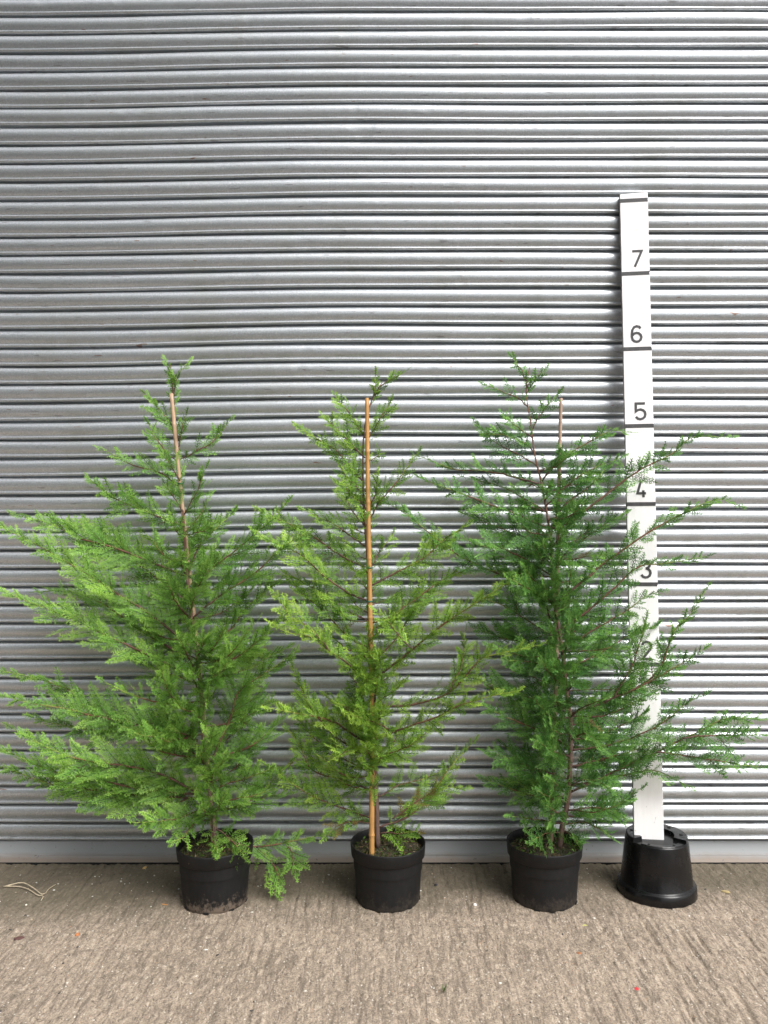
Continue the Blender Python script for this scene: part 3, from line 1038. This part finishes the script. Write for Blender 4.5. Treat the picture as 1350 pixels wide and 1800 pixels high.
    B([(345, 1180), (330, 1150), (312, 1120)], -.28, .10, 1)
    B([(335, 1090), (310, 1060), (290, 1010)], -.25, .11, 1)
    B([(352, 1290), (330, 1290), (300, 1280)], -.25, .10, 1)
    B([(358, 1330), (330, 1330), (290, 1322), (250, 1300)], -.25, .11, 1, yellow=.1)
    B([(358, 1360), (380, 1350), (395, 1330)], -.25, .09, .9)
    B([(345, 1200), (375, 1190), (400, 1165)], -.25, .09, 1)
    B([(332, 1060), (350, 1030), (365, 995)], -.2, .10, 1)
    for (x0, y0, x1, y1) in ((333, 1075, 345, 1040), (340, 1125, 325, 1090), (345, 1160, 358, 1120), (350, 1215, 338, 1180), (352, 1250, 368, 1210),
                             (354, 1285, 345, 1250), (358, 1320, 372, 1285), (362, 1350, 350, 1320), (366, 1380, 378, 1350), (368, 1400, 345, 1385),
                             (370, 1425, 392, 1400), (372, 1430, 355, 1420), (328, 1010, 318, 975)):
        B([(x0, y0), (0.5 * (x0 + x1), 0.5 * (y0 + y1) + 8), (x1, y1)], -.24, .090, 1.0, face=.8, yellow=.02)
    t.fill(1420, 930, 34, lambda y: 0.16 + 0.24 * min(1, (y - 880) / 350), .115, .35, 0.01, 0.6, .85)


def build_tree_2():
    t = Tree("conifer", "slim yellow-green conifer tied to an orange-brown cane running up its front", pot2,
             [(664, 1490), (660, 1370), (656, 1260), (658, 1200), (650, 1130), (647, 1000), (640, 900), (638, 800), (642, 745), (655, 700), (672, 672)],
             (.036, .106, .017), (.132, .288, .038), (.37, .53, .08), 34, 3.15, 1.18)
    B = t.branch
    B([(655, 700), (668, 682), (688, 668), (712, 653)], 0, .04, .9)
    B([(652, 712), (658, 685), (660, 660)], 0, .035, .9)
    B([(642, 770), (629, 747), (608, 720), (588, 692)], 0, .06, 1)
    B([(645, 778), (662, 750), (686, 706)], -.02, .06, .9)
    B([(642, 805), (613, 779), (585, 752), (564, 730)], -.03, .075, 1.05)
    B([(640, 850), (629, 836), (588, 791), (527, 753)], 0, .08, 1.05)
    B([(642, 892), (620, 872), (592, 848)], -.06, .085, 1.1)
    B([(640, 870), (615, 845), (600, 820)], -.06, .085, 1.1)
    B([(642, 925), (620, 900), (603, 870)], .05, .09, 1)
    B([(645, 920), (662, 885), (690, 853), (731, 800)], -.02, .06, .9)
    B([(645, 900), (660, 870), (665, 835)], -.05, .07, 1)
    B([(642, 960), (588, 922), (535, 897)], .0, .085, .9)
    B([(642, 997), (600, 979), (540, 938), (503, 918), (458, 898)], .06, .09, 1)
    B([(644, 1055), (607, 1040), (567, 1010), (530, 975), (455, 940)], -.04, .115, 1.05, yellow=.08)
    B([(645, 1090), (600, 1070), (550, 1035), (500, 1005)], .10, .11, 1)
    B([(652, 1030), (702, 1003), (747, 979), (780, 950), (820, 924)], 0, .09, .9)
    B([(650, 1000), (670, 965), (690, 940)], .06, .08, .8)
    B([(655, 1095), (690, 1085), (720, 1060), (770, 1025), (820, 1000)], .06, .095, 1)
    B([(648, 1140), (617, 1123), (567, 1073), (527, 1040), (500, 1007)], .05, .10, 1)
    B([(653, 1200), (623, 1177), (583, 1147), (547, 1120), (513, 1113), (478, 1097)], -.26, .09, 1.1, yellow=.25)
    B([(580, 1145), (545, 1105), (515, 1085), (483, 1045)], -.05, .085, 1, base_at=2.95, yellow=.2)
    B([(660, 1193), (690, 1170), (727, 1140), (767, 1107), (817, 1073), (895, 1023)], -.22, .09, 1, yellow=.18)
    B([(724, 1140), (697, 1110), (680, 1090), (662, 1076)], -.05, .07, 1.1, base_at=3.0, yellow=.22)
    B([(660, 1160), (700, 1120), (730, 1070), (760, 1040)], .04, .11, 1)
    B([(664, 1240), (720, 1238), (790, 1217), (833, 1170), (853, 1153), (948, 1134)], -.20, .095, 1, yellow=.16)
    B([(790, 1215), (810, 1170), (818, 1110)], .03, .06, .9, base_at=2.98)
    B([(660, 1300), (717, 1278), (767, 1260), (817, 1237), (905, 1215)], -.18, .085, 1, yellow=.15)
    B([(656, 1315), (623, 1293), (590, 1273), (540, 1260), (472, 1245)], -.28, .085, 1.1, yellow=.28)
    B([(660, 1295), (683, 1283), (645, 1265), (610, 1255)], -.30, .08, 1.1, yellow=.22)
    B([(657, 1330), (630, 1325), (605, 1325), (583, 1335)], -.30, .085, 1.2, yellow=.28)
    B([(660, 1330), (700, 1320), (740, 1298)], -.16, .09, 1, yellow=.08)
    B([(662, 1345), (650, 1330), (640, 1310)], -.28, .075, 1, yellow=.15)
    B([(658, 1440), (593, 1420), (560, 1407), (533, 1390), (467, 1345)], -.06, .095, 1, yellow=.04)
    B([(658, 1390), (600, 1370), (550, 1353), (527, 1310), (500, 1277)], .15, .10, 1)
    B([(656, 1330), (600, 1300), (560, 1260), (530, 1215), (515, 1175)], .20, .10, 1)
    B([(656, 1360), (600, 1330), (545, 1290), (520, 1250)], .22, .10, 1)
    B([(665, 1455), (715, 1435), (757, 1395), (795, 1345), (832, 1305)], .06, .09, .85, brown=.10)
    B([(690, 1440), (740, 1405), (790, 1385), (815, 1385)], .02, .085, .8, base_at=3.07, brown=.16)
    B([(665, 1400), (700, 1380), (740, 1370), (790, 1350)], .15, .09, .7, brown=.05)
    B([(655, 1450), (620, 1445), (590, 1455), (575, 1470)], -.05, .06, .7, brown=.35)
    B([(668, 1465), (700, 1465), (735, 1462)], -.08, .065, .8, brown=.15, yellow=.1)
    B([(658, 1210), (640, 1190), (630, 1160)], -.26, .085, 1, yellow=.1)
    B([(658, 1240), (690, 1215), (715, 1195)], -.25, .085, 1, yellow=.1)
    B([(656, 1260), (620, 1245), (590, 1235)], -.22, .09, 1)
    B([(650, 1120), (680, 1105), (700, 1080)], -.16, .085, 1)
    for (x0, y0, x1, y1) in ((652, 1165, 638, 1140), (656, 1185, 668, 1150), (657, 1215, 640, 1185), (658, 1235, 662, 1195), (657, 1262, 636, 1240),
                             (657, 1280, 668, 1245), (657, 1300, 645, 1275), (658, 1320, 664, 1290), (659, 1350, 635, 1335), (660, 1345, 672, 1320)):
        B([(x0, y0), (0.5 * (x0 + x1), 0.5 * (y0 + y1) + 8), (x1, y1)], -.27, .085, 1.1, face=.8, yellow=.10)
    t.fill(1400, 1000, 26, lambda y: 0.13 + 0.15 * min(1, (y - 950) / 300), .10, .35, 0.01, 0.6, .8)
    t.fill(1000, 760, 10, lambda y: 0.08, .08, .6, 0.0, 0.5, .9)


def build_tree_3():
    t = Tree("conifer", "dense dark blue-green conifer whose branches overlap the white measuring board", pot3,
             [(983, 1495), (988, 1455), (1000, 1390), (1003, 1270), (997, 1225), (988, 1140), (972, 1040), (968, 950), (953, 855), (940, 800), (934, 750), (925, 690), (931, 646)],
             (.022, .085, .021), (.078, .215, .046), (.23, .42, .08), 55, 3.15, 1.3)
    B = t.branch
    B([(928, 680), (918, 660), (903, 630)], 0, .04, .8)
    B([(926, 690), (938, 672), (957, 652)], 0, .035, .8)
    B([(928, 715), (914, 700), (891, 689), (854, 677)], 0, .045, .9)
    B([(933, 765), (950, 730), (965, 710), (981, 693)], 0, .045, .8)
    B([(935, 770), (910, 752), (883, 730)], 0, .055, .9)
    B([(938, 795), (924, 781), (885, 765), (850, 762)], .0, .055, .9)
    B([(945, 820), (915, 800), (860, 770), (838, 745)], .06, .06, .8)
    B([(953, 846), (983, 807), (1024, 781), (1072, 757), (1105, 760)], -.04, .075, .95)
    B([(952, 850), (890, 834), (845, 826), (800, 824), (731, 800)], .02, .08, .95)
    B([(960, 926), (902, 901), (841, 877), (800, 861), (731, 838)], -.02, .085, 1, yellow=.05)
    B([(962, 900), (910, 870), (870, 850), (820, 840)], .10, .08, .8)
    B([(980, 962), (994, 930), (1024, 900), (1080, 859), (1124, 826), (1183, 796), (1217, 768), (1280, 769)], -.05, .075, 1)
    B([(970, 940), (990, 890), (1040, 850), (1080, 810)], .08, .085, .9)
    B([(960, 890), (990, 860), (1030, 830), (1090, 805)], -.06, .075, .9)
    B([(975, 1060), (1035, 1013), (1054, 996), (1106, 959), (1154, 926), (1198, 904), (1257, 878), (1298, 888)], -.06, .07, .95)
    B([(980, 1110), (1040, 1070), (1080, 1037), (1124, 1000), (1165, 993), (1240, 978)], -.08, .06, .8)
    B([(968, 1000), (1010, 960), (1060, 925), (1100, 900)], .10, .10, .95)
    B([(970, 1060), (900, 1020), (833, 991), (800, 975), (751, 938), (707, 901), (672, 880)], .06, .10, 1)
    B([(968, 990), (920, 950), (870, 925), (820, 905)], .12, .10, .9)
    B([(968, 1010), (900, 970), (850, 960), (810, 945)], -.10, .10, 1)
    B([(967, 1086), (957, 1060), (925, 1032), (891, 1015)], -.28, .09, 1.1, yellow=.05)
    B([(975, 1120), (930, 1090), (890, 1065), (845, 1050)], -.02, .11, 1)
    B([(982, 1160), (930, 1130), (880, 1120), (840, 1105)], .12, .11, 1)
    B([(1002, 1256), (1057, 1237), (1109, 1215), (1146, 1189), (1165, 1163), (1183, 1111), (1213, 1081), (1241, 1037)], -.14, .075, 1, yellow=.10)
    B([(1080, 1225), (1110, 1175), (1124, 1137), (1136, 1088)], -.03, .065, 1, base_at=3.02, yellow=.12)
    B([(1060, 1235), (1124, 1207), (1183, 1174), (1237, 1141)], -.06, .065, .9, base_at=3.03)
    B([(985, 1140), (1040, 1110), (1090, 1080), (1130, 1050), (1160, 1040)], -.02, .085, .9)
    B([(988, 1180), (1050, 1150), (1100, 1120), (1150, 1100)], .06, .09, .9)
    B([(1003, 1392), (1076, 1359), (1117, 1337), (1154, 1322), (1180, 1307), (1228, 1285), (1276, 1263), (1350, 1265)], -.10, .085, 1)
    B([(1200, 1298), (1231, 1294), (1276, 1294), (1348, 1290)], -.02, .065, .95, base_at=2.99)
    B([(1154, 1322), (1168, 1324), (1257, 1337), (1334, 1348)], -.02, .07, 1, base_at=3.01)
    B([(1003, 1320), (1080, 1307), (1139, 1285), (1172, 1263), (1200, 1240), (1234, 1222)], -.10, .085, 1)
    B([(1003, 1300), (1060, 1290), (1120, 1262), (1145, 1240)], .06, .085, .9)
    B([(1005, 1380), (1090, 1365), (1150, 1355), (1209, 1381)], -.04, .065, .85)
    B([(1010, 1350), (1060, 1335), (1110, 1320), (1130, 1310)], -.08, .075, .9)
    B([(992, 1250), (930, 1225), (876, 1207), (836, 1192)], -.06, .10, 1, yellow=.03)
    B([(1000, 1312), (924, 1274), (872, 1252), (850, 1240)], -.08, .10, 1)
    B([(1000, 1370), (930, 1345), (857, 1322)], .0, .10, 1)
    B([(1000, 1410), (930, 1395), (854, 1370)], .04, .095, 1)
    B([(992, 1450), (940, 1440), (898, 1435)], -.10, .085, 1)
    B([(995, 1425), (1040, 1420), (1080, 1425), (1108, 1446)], -.06, .085, .9)
    B([(990, 1450), (1030, 1448), (1060, 1460), (1078, 1474)], -.06, .075, .9)
    B([(988, 1460), (1005, 1470), (1020, 1490)], -.15, .075, 1)
    B([(986, 1462), (960, 1462), (935, 1478)], -.16, .065, .9)
    B([(1003, 1302), (1018, 1292), (1035, 1290), (1055, 1310)], -.28, .085, 1, yellow=.12)
    B([(1000, 1262), (1030, 1240), (1070, 1225)], -.24, .08, 1, yellow=.06)
    B([(995, 1210), (970, 1190), (950, 1158)], -.28, .085, 1.1, yellow=.05)
    B([(985, 1140), (1005, 1110), (1015, 1080)], -.25, .09, 1)
    B([(975, 1070), (1000, 1030), (1002, 990)], -.22, .085, 1, yellow=.15)
    B([(1002, 1330), (970, 1320), (940, 1300)], -.22, .09, 1)
    B([(1002, 1380), (1040, 1370), (1075, 1390)], -.20, .09, 1)
    B([(998, 1400), (970, 1400), (945, 1390)], -.20, .09, 1)
    B([(1000, 1290), (960, 1270), (930, 1240)], .10, .10, 1)
    B([(992, 1180), (940, 1165), (890, 1160)], -.10, .10, 1)
    for (x0, y0, x1, y1) in ((968, 960, 985, 930), (968, 985, 955, 955), (970, 1015, 985, 985), (972, 1050, 955, 1025), (978, 1090, 995, 1055),
                             (985, 1130, 968, 1100), (988, 1150, 1000, 1115), (992, 1185, 972, 1165), (996, 1215, 1012, 1180), (1000, 1250, 975, 1225),
                             (1002, 1290, 970, 1280), (1002, 1335, 965, 1320), (1001, 1380, 968, 1370), (996, 1425, 960, 1415), (957, 880, 965, 850)):
        B([(x0, y0), (0.5 * (x0 + x1), 0.5 * (y0 + y1) + 8), (x1, y1)], -.22, .085, 1.0, face=.8)
    t.fill(1440, 900, 54, lambda y: 0.17 + 0.13 * min(1, (y - 850) / 300), .115, .3, 0.005, 0.7, .9)
    t.fill(940, 820, 9, lambda y: 0.14, .09, .5, 0.0, 0.5, .8)


build_tree_1()
build_tree_2()
build_tree_3()


# ------------------------------------------------------------------ bamboo canes
def build_cane(label, top, bot, dtop, dbot, r, col, ties, zbot=0.15):
    a, b = P(*bot, dbot), P(*top, dtop)
    a = a + (b - a) * ((zbot - a[2]) / (b[2] - a[2]))          # pushed into the soil
    root = empty("bamboo_cane", tuple(a))
    tag(root, label, "plant cane", "bamboo canes supporting the conifers")
    m = mat_cane("bamboo_" + str(round(r * 1e4)), col)
    n = 60
    t = np.linspace(0, 1, n)
    L = np.linalg.norm(b - a)
    rg = random.Random(int(r * 1e5))
    nodes, q = [], 0.10
    while q < L - .03:
        nodes.append(q); q += rg.uniform(.17, .25)
    ts = sorted(set(list(t) + [x for nd in nodes for x in ((nd - .006) / L, (nd - .002) / L, (nd + .002) / L, (nd + .006) / L)]))
    pts = [a + (b - a) * x + np.array([0.004 * math.sin(x * 5.0), 0, 0]) for x in ts]
    rad = []
    for x in ts:
        k = min((abs(x * L - nd) for nd in nodes), default=1)
        rad.append(r * (1.1 - .28 * x) * (1.16 if k < .0025 else 1.0))
    v, f = tube(pts, rad, 12)
    link("cane", mesh_py("cane", v, f, True), m, root)
    for py in ties:
        x = (bot[1] - py) / (bot[1] - top[1])
        c = P(bot[0] + (top[0] - bot[0]) * x, py, dbot + (dtop - dbot) * x)
        vv, ff = lathe([(r * 1.05, -.003), (r * 1.35, -.0025), (r * 1.35, .0025), (r * 1.05, .003)], 14, c[0], c[1])
        vv = [(x_, y_, z_ + c[2]) for x_, y_, z_ in vv]
        link("tie", mesh_py("tie", vv, ff, True), TIE, root)


build_cane("pale pinkish bamboo cane rising through the widest bushy conifer", (303, 692), (378, 1495), 3.135, 3.125, .0088, (.46, .31, .20), (850, 1030))
build_cane("orange-brown bamboo cane in front of the slim yellow-green conifer", (647, 700), (653, 1485), 3.12, 3.02, .0092, (.46, .24, .075), (998, 1057, 1378))
build_cane("weathered grey-pink bamboo cane standing free beside the dark conifer's leader", (988, 700), (968, 1490), 3.19, 3.125, .0080, (.38, .255, .185), (905,))


# ------------------------------------------------------------------ litter on the ground
def gpt(px, py, up=0.0):
    Y = F * CAMZ / (py - 900.0)
    return np.array([(px - 675) / F * Y, Y, up])


def chip(name, label, cat, px, py, size, col, elong=1.0, rot=0.0, thick=0.3, seed=1):
    """an irregular flat fragment lying on the concrete"""
    c = gpt(px, py)
    rg = random.Random(seed)
    n = 9
    vv = []
    for lay, (k, z) in enumerate(((1.0, -.0015), (0.95, size * thick * .5), (0.6, size * thick))):
        for i in range(n):
            a = 2 * math.pi * i / n
            r = size * 0.5 * k * rg.uniform(.75, 1.15)
            x, y = r * elong * math.cos(a), r * math.sin(a)
            vv.append((c[0] + x * math.cos(rot) - y * math.sin(rot), c[1] + x * math.sin(rot) + y * math.cos(rot), z + rg.uniform(0, size * .06)))
    ff = []
    for l in range(2):
        for i in range(n):
            j = (i + 1) % n
            ff.append((l * n + i, l * n + j, (l + 1) * n + j, (l + 1) * n + i))
    ff.append(tuple(range(2 * n, 3 * n)))
    o = link(name, mesh_py(name, vv, ff, False), mat_simple(name + "_surface", col, .7, .3, 90))
    tag(o, label, cat)
    return o


chip("leaf_fragment", "small yellow leaf sliver on concrete in front of the dark conifer's pot", "leaf", 1030, 1627, .012, (.55, .55, .12), 2.3, .05, .15, 2)
chip("petal", "tiny red petal lying on the concrete in front of the upturned pot", "petal", 1119, 1739, .014, (.55, .03, .04), 1.1, .6, .3, 3)
chip("brown_leaf", "small curled brown leaf on concrete before the dark conifer's pot", "leaf", 1018, 1677, .014, (.30, .13, .06), 1.4, -.3, .35, 4)
chip("bark_chip", "orange-brown bark chip on the concrete left of the muddy pot", "bark chip", 136, 1643, .014, (.45, .17, .06), 1.2, .5, .35, 5)
chip("wood_chip", "pale yellow wood chip lying by the shutter's bottom rail", "wood chip", 254, 1526, .011, (.62, .42, .16), 1.8, .9, .4, 6)
chip("dark_leaf", "dark purplish dead leaf flat on concrete below the dry stalk", "leaf", 33, 1650, .026, (.10, .045, .04), 1.5, .1, .12, 7)
chip("dry_leaf_needle", "thin orange dead leaf needle lying beside the muddy pot's foot", "leaf", 289, 1590, .004, (.50, .24, .08), 8, -.2, .4, 8)
chip("white_pebble", "larger white pebble on concrete between two conifer pots", "pebble", 835, 1592, .012, (.75, .74, .74), 1.1, .2, .6, 9)
chip("dark_pebble", "black pebble on concrete right of the mossy pot", "pebble", 766, 1557, .012, (.02, .02, .025), 1.1, .2, .6, 10)
chip("tan_leaf", "tan leaf flat on concrete to the right of the upturned pot", "leaf", 1276, 1568, .026, (.36, .28, .13), 1.3, -.5, .12, 12)


def build_stalk():
    pts = [gpt(x, y, z) for x, y, z in ((8, 1561, .006), (38, 1557, .012), (58, 1565, .010), (75, 1575, .006), (86, 1566, .008), (98, 1556, .003))]
    l1 = smooth_line(pts, 26)
    pts2 = [gpt(x, y, z) for x, y, z in ((6, 1560, .004), (30, 1561, .006), (48, 1566, .008), (66, 1576, .006), (76, 1577, .004), (72, 1584, .002))]
    l2 = smooth_line(pts2, 26)
    v, f = [], []
    for l in (l1, l2):
        a, b = tube(l, np.linspace(.0024, .0013, 26), 6)
        f += [tuple(i + len(v) for i in q) for q in b]
        v += a
    o = link("dry_stalk", mesh_py("dry_stalk", v, f, True), mat_simple("dry_straw", (.48, .40, .28), .7, .25, 60))
    tag(o, "forked pale dry plant stalk lying on the concrete near the shutter", "stalk")


def build_weed():
    base = gpt(780, 1746)
    V, Fc, C = [], [], []
    rg = np.random.default_rng(4)
    for k in range(16):
        a = rg.random() * 6.283
        d = unit(np.array([math.cos(a) * .35, math.sin(a) * .35, 1.0 + rg.random()]))
        s = unit(np.cross(d, rg.normal(size=3)))
        p = base + np.array([0, 0, -.002]) + d * rg.uniform(0, .012)
        L, w = rg.uniform(.012, .026), rg.uniform(.0009, .0016)
        n0 = len(V)
        V += [p, p + d * L * .4 + s * w, p + d * L, p + d * L * .4 - s * w]
        Fc.append((n0, n0 + 1, n0 + 2, n0 + 3)); C += [np.array([.12, .20, .05]) * rg.uniform(.7, 1.2)] * 4
    o = link("weed_sprig", mesh_np("weed_sprig", np.array(V), np.array(Fc), False, np.array(C)), LEAF)
    tag(o, "tiny green weed sprig growing from the concrete before the middle pot", "weed")


def build_grit():
    rg = np.random.default_rng(9)
    ico = bmesh.new(); bmesh.ops.create_icosphere(ico, subdivisions=1, radius=1.0)
    bv = np.array([v.co[:] for v in ico.verts]); bf = np.array([[v.index for v in f.verts] for f in ico.faces]); ico.free()
    V, Fc, C = [], [], []
    pal = np.array([[.62, .58, .50], [.70, .68, .64], [.34, .22, .14], [.05, .045, .045], [.42, .34, .24], [.50, .46, .40]])
    N = 2200
    for k in range(N):
        x, y = rg.uniform(-1.75, 1.75), rg.uniform(2.15, 3.34)
        s = rg.gamma(2.0, .0007) + .0007
        s = min(s, .006)
        sc = s * np.array([rg.uniform(.8, 1.4), rg.uniform(.8, 1.4), rg.uniform(.5, .9)])
        vv = bv * sc * (1 + rg.normal(size=(len(bv), 1)) * .12) + np.array([x, y, -.0012])
        V.append(vv); Fc.append(bf + k * len(bv))
        C.append(np.tile(pal[rg.integers(6)] * rg.uniform(.75, 1.1), (len(bv), 1)))
    t = NT("grit_stone")
    a = t.add("ShaderNodeVertexColor", layer_name="tint")
    t.set(Base_Color=a.outputs[0], Roughness=.8)
    o = link("loose_grit", mesh_np("grit", np.vstack(V), np.vstack(Fc), False, np.vstack(C)), t.m)
    tag(o, "loose pale and dark grit scattered over the concrete", "grit", kind="stuff")


build_stalk()
build_weed()
build_grit()
